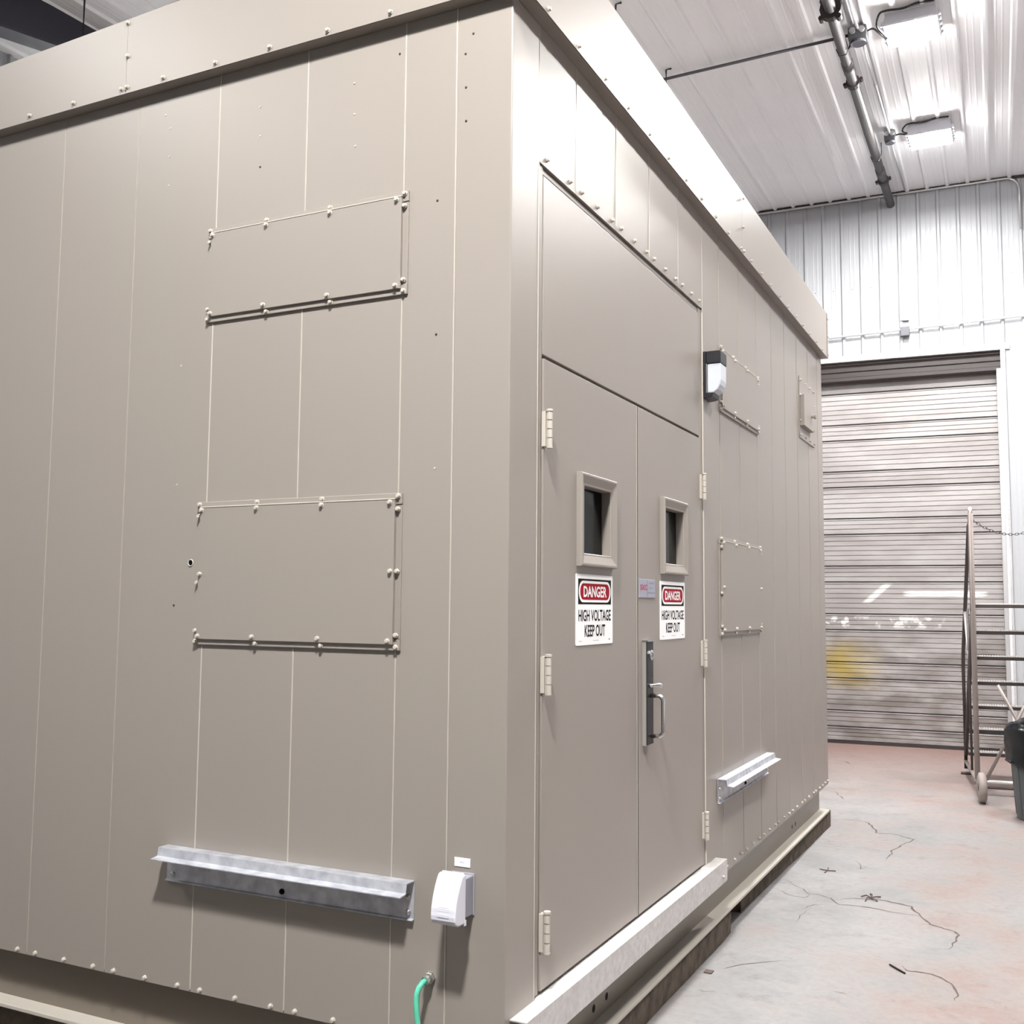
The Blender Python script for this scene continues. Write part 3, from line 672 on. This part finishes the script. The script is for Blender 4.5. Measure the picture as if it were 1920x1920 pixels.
# ------------------------------------------------------------------ ceiling services
pipe = thing('sprinkler_pipe', 'dark iron pipe running under the ceiling to the back wall', 'pipe', cp(.1, 6.3, .12))
def pp(y, dx=0, d=.14): return Vector((.124-.0232*(y-5.38)+dx, y, ceil_z(0, y)-d+.0))
MB().tube([pp(-9), pp(11.25)], .048, 14).obj('pipe_run', PIPE, pipe, smooth=True)
for y, r in ((5.46, .085), (6.87, .062), (9.62, .062)):
    c = MB().tube([pp(y-.035), pp(y+.035)], r, 14)
    for k in range(4 if y < 6 else 2):
        a = k*pi/2+.7 if y < 6 else k*pi+.2
        off = Vector((math.cos(a), 0, math.sin(a)))*(r+.012); c.tube([pp(y-.03)+off, pp(y+.03)+off], .022 if y < 6 else .016, 8)
    c.obj('coupling', PIPED, pipe)
for y in (6.45, 9.25): MB().tube([pp(y-.02), pp(y+.18)], .053, 14).obj('sleeve', PIPE, pipe, smooth=True)
for y in (6.15, 8.8):
    MB().tube([pp(y, .06, -.0), pp(y, .06, .14), pp(y, .03, .205), pp(y, -.03, .205), pp(y, -.052, .14)], .006, 6).obj('hanger', CABLE, pipe)
def jbox(x, y, s, label):
    z = ceil_z(x, y); t = thing('junction_box', label, 'junction box', (x, y, z-.02))
    MB().box(x-s, x+s, y-s, y+s, z-.14, z-.035).obj('box_body', BOX, t, bevel=.006)
    MB().lathe([(s*.85, -.16), (s*.85, -.14), (s*.95, -.139)], 16, (x, y, z)).obj('cover_ring', BOX, t)
    MB().lathe([(.0001, -.158), (s*.7, -.158), (s*.85, -.16)], 16, (x, y, z)).obj('cover_plate', PLATELINE, t)
    for dx in (-s*.5, s*.5): MB().cyl((x+dx, y-s-.02, z-.075), (x+dx, y-s+.005, z-.075), .026, 10).obj('hub', EMT, t)
    MB().box(x-.02, x+.02, y-s, y+s, z-.036, z-.018).obj('mount_strap', EMT, t)
    return t
jbox(.245, 6.10, .075, 'cast metal junction box where the ceiling conduits cross, beside the nearer lamp')
jbox(.232, 8.47, .055, 'small cast junction box on the ceiling beside the farther lamp')
def run(name, label, pts, r, m=EMT, couplers=()):
    t = thing(name, label, 'conduit', pts[0])
    MB().tube(pts, r, 8).obj('tube', m, t, smooth=True)
    for p, q in couplers: MB().tube([p, q], r+.004, 8).obj('coupler', m, t)
    return t
run('conduit', 'twin of the ceiling conduits, running from the big junction box toward the camera', [cp(.25, -9, .075), cp(.245, 5.98, .075)], .013)
run('conduit', 'ceiling conduit between the two junction boxes', [cp(.262, 6.18, .07), cp(.285, 8.40, .07)], .013, couplers=((cp(.272, 7.15, .07), cp(.272, 7.22, .07)),))
run('conduit', 'ceiling conduit from the small junction box to the back wall', [cp(.285, 8.55, .06), cp(.29, 10.3, .06)], .012)
run('conduit', 'thin dark conduit crossing the ceiling sideways under the ribs', [Vector((-5.2, 6.25, ceil_z(-5.2, 6.25)-.066)), Vector((.17, 6.10, ceil_z(.17, 6.1)-.066))], .014, BOX)
run('conduit', 'conduit along the top of the back wall turning down at the right', [wp(-6, .045, 6.285)]+[wp(1.30, .045, 6.325)]+[wp(1.30+.14*math.sin(a), .045, 6.185+.14*math.cos(a)) for a in (.3, .7, 1.1, 1.57)]+[wp(1.44, .045, 5.7)], .014)
run('conduit', 'white conduit across the back wall above the roll-up door', [wp(-3.2, .055, 4.51), wp(1.45, .055, 4.640), wp(3.2, .055, 4.69)], .013, TRIM)
cb = MB().prism([wp(.085, .03, 4.515), wp(.19, .03, 4.515), wp(.19, .09, 4.515), wp(.085, .09, 4.515)], (0, 0, .115)).obj('conduit_box', BOX, bevel=.006)
tag(cb, 'grey conduit box on the back wall below the flat trunking', 'junction box')
# strut next to the pipe
st = MB(); a = [cp(.19, -9, 0), cp(.19, 5.95, 0)]
st.tube([cp(.195, -9, .045), cp(.195, 5.95, .045)], .022, 4); tag(st.obj('strut_channel', EMT), 'steel strut channel along the ceiling beside the iron pipe', 'strut')
def hook(x, y, z1, label):
    z = ceil_z(x, y)
    tag(MB().tube([(x+.05, y, z-.012), (x, y, z-.012), (x, y, z1)], .008, 6).obj('hanger_rod', CABLE), label, 'rod')
hook(-1.458, 6.08, ceil_z(-1.46, 6.1)-.20, 'short dark hanger rod holding the sideways conduit')
hook(-1.47, 4.80, 5.75, 'dark rod hanging from the ceiling above the fascia')
hook(-5.25, 2.78, 5.30, 'thin dark rod hanging in front of the navy roof beam')
# navy beam at the eave on the left
bm_ = thing('roof_beam', 'navy blue tapered steel beam under the ceiling at the left', 'beam', (-5.6, 3, 6))
def bz(y): return 5.08+.230*y
ys = (-9.4, 2.2, 3.6, 11.4)
def bzz(y): return 5.08+.230*max(1.2, min(y, 3.9))
MB().prism([(-5.54, y, min(bzz(y), ceil_z(-5.5, y)-.2)) for y in (-9.4, 1.2, 3.9, 11.4)]+[(-5.54, y, ceil_z(-5.5, y)-.022) for y in (11.4, -9.4)], (-.012, 0, 0)).obj('web', BEAM, bm_)
fb = [( y, min(bzz(y), ceil_z(-5.5, y)-.2)) for y in (-9.4, 1.2, 3.9, 11.4)]
MB().prism([(-5.45, y, z) for y, z in fb]+[(-5.45, y, z+.018) for y, z in reversed(fb)], (-.19, 0, 0)).obj('flange', BEAM, bm_)
# high-bay lamps
def lamp(x, y, label, led=None):
    z = ceil_z(x, y); t = thing('high_bay_lamp', label, 'lamp', (x, y, z-.02), 'high bay lamps on the ceiling')
    MB().prism([(x-.20, y-.17, z-.045), (x+.20, y-.17, z-.045), (x+.20, y+.17, z-.045), (x-.20, y+.17, z-.045)], (0, 0, .020)).obj('back_plate', HOUSING, t, bevel=.004)
    vs = [(x-.19, y-.16, z-.045), (x+.19, y-.16, z-.045), (x+.19, y+.16, z-.045), (x-.19, y+.16, z-.045), (x-.215, y-.19, z-.145), (x+.215, y-.19, z-.145), (x+.215, y+.19, z-.145), (x-.215, y+.19, z-.145),
          (x-.205, y-.18, z-.158), (x+.205, y-.18, z-.158), (x+.205, y+.18, z-.158), (x-.205, y+.18, z-.158)]
    MB().add(vs, [(k, (k+1) % 4, 4+(k+1) % 4, 4+k) for k in range(4)]+[(4+k, 4+(k+1) % 4, 8+(k+1) % 4, 8+k) for k in range(4)]).obj('housing', HOUSING, t)
    MB().box(x-.20, x+.20, y-.175, y+.175, z-.166, z-.157).obj('lens', led or LED, t)
    for k in range(5):
        for sx in (-1, 1): MB().box(x+sx*.214, x+sx*.232, y-.16+k*.08, y-.145+k*.08, z-.14, z-.10).obj('clip', HOUSING, t)
    for a in (-.12, .12): MB().box(x+a-.015, x+a+.015, y-.1, y+.1, z-.027, z-.004).obj('mount_foot', EMT, t)
    return t
lamp(.675, 6.10, 'glowing rectangular high bay lamp, the nearer one in view')
lamp(.625, 8.56, 'glowing rectangular high bay lamp, the farther one near the back wall')
k = 0
for x, y, led, lb_ in ((.80, -2.7, LED2, 'bright high bay lamp over the near corner of the shelter, out of view'), (2.55, 6.1, LED3, 'high bay lamp in the row right of the two in view'),
        (2.3, 1.0, FILL_DOOR, 'added fill lamp over the aisle beside the double doors, out of view'), (-6.05, 5.0, FILL_LEFT, 'added unseen fill lamp behind the navy beam, brightening the left wall'), (-4.9, -3.1, LED4, 'high bay lamp by the navy beam, out of view')):  # aisle and left-wall lamps are added fill lights, unseen
    lamp(x, y, lb_, led)
def flex(pts, label):
    P = [Vector(p) for p in pts]; Q = []
    for i in range(len(P)-1):
        p0, p1, p2, p3 = P[max(i-1, 0)], P[i], P[i+1], P[min(i+2, len(P)-1)]
        for s in range(6):
            t = s/6; Q.append(.5*((2*p1)+(-p0+p2)*t+(2*p0-5*p1+4*p2-p3)*t*t+(-p0+3*p1-3*p2+p3)*t**3))
    Q.append(P[-1]); tag(MB().tube(Q, .0085, 6).obj('flexible_cord', CABLE, smooth=True), label, 'cord')
def lampcord(x, y, bx, by, label, sag):
    z = ceil_z(x, y); zb = ceil_z(bx, by)-.08
    flex([(bx, by, zb), (bx+.05, by-.01, zb), (bx+.11, by-.02, zb-sag*.6), (bx+.16, by-.03, zb-sag), (x-.255, y-.20, zb-sag*.6), (x-.235, y-.215, z-.06), (x-.18, y-.215, z-.02-.02), (x-.05, y-.21, z-.05), (x+.06, y-.21, z-.03), (x+.19, y-.20, z-.035)], label)
lampcord(.675, 6.10, .325, 6.06, 'black cord looping from the big junction box to the nearer lamp', .12)
lampcord(.625, 8.56, .285, 8.47, 'black cord from the small junction box to the farther lamp', .04)

# ------------------------------------------------------------------ rolling ladder
lad = thing('rolling_ladder', 'grey steel rolling ladder with serrated treads before the roll-up door', 'ladder', (1.0, 7.05, FZ))
A0 = Vector((.995, 7.10, FZ)); B0 = Vector((.776, 8.782, FZ))
LY = (B0-A0).normalized(); LX = Vector((LY.y, -LY.x, 0)); LEN = (B0-A0).length; LW = .68
def lp_(a, b, z): return A0+LX*a+LY*b+Vector((0, 0, z))
def tb(pts, r, nm, m=LADDER): return MB().tube([lp_(*p) for p in pts], r, 10).obj(nm, m, lad, smooth=True)
PZ = 1.70
for a in (0, LW):
    s = 1 if a == 0 else -1
    pre = 'side'
    tb([(a, .42, .10), (a, .36, 2.52), (a+s*0, .40, 2.57), (a, .47, 2.50), (a, .50, 1.0), (a, .52, .12)], .019, 'rear_post')
    tb([(a, .47, 2.45), (a, .60, 2.43), (a, 1.62, 1.24), (a, 1.69, 1.08), (a, 1.69, .06)], .018, 'handrail', LADDERD)
    tb([(a, .44, PZ), (a, 1.60, .28), (a, 1.66, .20)], .020, 'stringer', LADDERD)
    tb([(a, .10, .12), (a, LEN-.02, .13)], .018, 'base_rail')
    tb([(a, 1.28, 1.64), (a, .95, 1.18)], .016, 'brace', TREAD)
    tb([(a, 1.0, .13), (a, 1.0, 1.66)], .012, 'baluster', LADDERD)
    MB().cyl(lp_(a-.05, LEN, .012), lp_(a+.05, LEN, .012), .016, 10).obj('foot_pad', LADDERD, lad)
    wh = MB(); Mx = Matrix((LX, LY, Vector((0, 0, 1)))).transposed() @ Matrix.Rotation(pi/2, 3, 'Y')
    wh.lathe([(.03, -.03), (.10, -.034), (.128, -.02), (.130, .02), (.10, .034), (.03, .03)], 24, lp_(a, .06, .130), Mx)
    wh.obj('wheel', RUBBER, lad, smooth=True)
    tb([(a, .06, .13), (a, .42, .14)], .015, 'wheel_arm')
for z, b in [(PZ, .62)]+[(PZ-.243*k, .62+.163*k) for k in range(1, 7)]:
    m = MB(); dp = .30 if z == PZ else .17
    m.prism([lp_(.015, b-dp/2, z-.03), lp_(.015, b+dp/2, z-.03), lp_(.015, b+dp/2, z), lp_(.015, b-dp/2, z)], LX*(LW-.03))
    m.obj('step', LADDERD, lad)
    g = MB()
    for q in range(28):
        u = .02+q*(LW-.04)/28; g.prism([lp_(u, b-dp/2, z), lp_(u+.013, b-dp/2, z), lp_(u+.0065, b-dp/2, z+.012)], LY*dp)
    g.prism([lp_(.018, b-dp/2+.001, z), lp_(LW-.018, b-dp/2+.001, z), lp_(LW-.018, b+dp/2-.001, z), lp_(.018, b+dp/2-.001, z)], (0, 0, .004))
    g.obj('tread', TREAD, lad)
tb([(0, .48, .12), (LW, .48, .12)], .018, 'cross_bar', TREAD)
tb([(0, .48, .07), (LW, .48, .07)], .012, 'cross_bar', LADDERD)
tb([(.07, .48, .13), (LW*.72, .47, .98)], .015, 'cross_brace')
tb([(LW-.07, .49, .13), (LW*.28, .475, .98)], .015, 'cross_brace')
ch = thing('safety_chain', 'sagging steel safety chain across the top of the rolling ladder', 'chain', lp_(0, .40, 2.4))
for q in range(26):
    t0, t1 = q/26, (q+1)/26
    f = lambda t: lp_(LW*t, .40, 2.50-.5*4*t*(1-t)*.30-.02)
    p, q2 = f(t0), f(t1); d = (q2-p)
    side = d.cross(Vector((0, 0, 1))).normalized() if q % 2 else d.cross(LY).normalized()
    ring = [p+d*(.5+.68*math.cos(a))+side*.010*math.sin(a) for a in [2*pi*k/8 for k in range(9)]]
    MB().tube(ring, .0032, 5, cap=False).obj('link', BOX, ch)
# ------------------------------------------------------------------ bin
bx0 = (1.475, 6.62)
bn = thing('trash_can', 'dark grey trash can lined with a black bag in front of the ladder', 'trash can', (*bx0, FZ))
MB().lathe([(.0001, 0), (.205, 0), (.215, .01), (.255, .60), (.272, .61), (.272, .66), (.252, .665), (.245, .60), (.20, .02), (.0001, .02)], 28, (*bx0, FZ)).obj('can_body', CAN, bn, smooth=False)
for k in range(10):
    a = 2*pi*k/10; c, s = math.cos(a), math.sin(a)
    MB().tube([(bx0[0]+.216*c, bx0[1]+.216*s, FZ+.03), (bx0[0]+.252*c, bx0[1]+.252*s, FZ+.58)], .006, 5).obj('rib', CAN, bn)
bg = MB(); prof = [(.215, .56), (.235, .70), (.262, .735), (.276, .735), (.285, .70), (.283, .60), (.279, .50), (.290, .44), (.288, .43), (.273, .46)]
vs = []; n = 40
for i, (r, z) in enumerate(prof):
    for k in range(n):
        a = 2*pi*k/n; j = (.010*math.sin(5*a+i)+.007*math.sin(11*a+2*i)+random.uniform(-.004, .004)) if i > 2 else .01*math.sin(7*a+i)
        vs.append((bx0[0]+(r+j)*math.cos(a), bx0[1]+(r+j)*math.sin(a), FZ+z+(.03*math.sin(3*a+.5*i)+.015*math.sin(7*a) if 0 < i < 4 or i > 6 else 0)))
bg.add(vs, [(i*n+k, i*n+(k+1) % n, (i+1)*n+(k+1) % n, (i+1)*n+k) for i in range(len(prof)-1) for k in range(n)])
bg.obj('bin_bag', BAG, bn, smooth=True)
# ------------------------------------------------------------------ scraps on the floor
tag(MB().tube([(.77, 2.48, FZ+.004), (.80, 2.44, FZ+.005), (.846, 2.388, FZ+.004)], .0045, 6).obj('wire_scrap', CABLE), 'short dark stick lying at the tip of the nearest crack', 'scrap')
tw = MB(); 
for a in range(5):
    an = a*1.25+.3; tw.tube([(.538, 3.613, FZ+.006), (.538+.03*math.cos(an), 3.613+.045*math.sin(an), FZ+.012), (.538+.055*math.cos(an+.3), 3.613+.09*math.sin(an+.3), FZ+.004)], .004, 5)
tag(tw.obj('twig_scrap', CRACK), 'small brown twig tangle beside the long middle crack', 'scrap')
tw = MB()
for an in (0.1, 1.7, 3.0, 4.6): tw.tube([(.206, 4.138, FZ+.004), (.206+.05*math.cos(an), 4.138+.07*math.sin(an), FZ+.005)], .0035, 5)
tag(tw.obj('straw_scrap', CRACK), 'tiny star of straw on the pale floor beyond the timbers', 'scrap')
tag(MB().box(.025, .062, 1.972, 2.012, FZ+.0005, FZ+.006).obj('chip_scrap', CRACK), 'flat chip of debris close to the near timber', 'scrap')
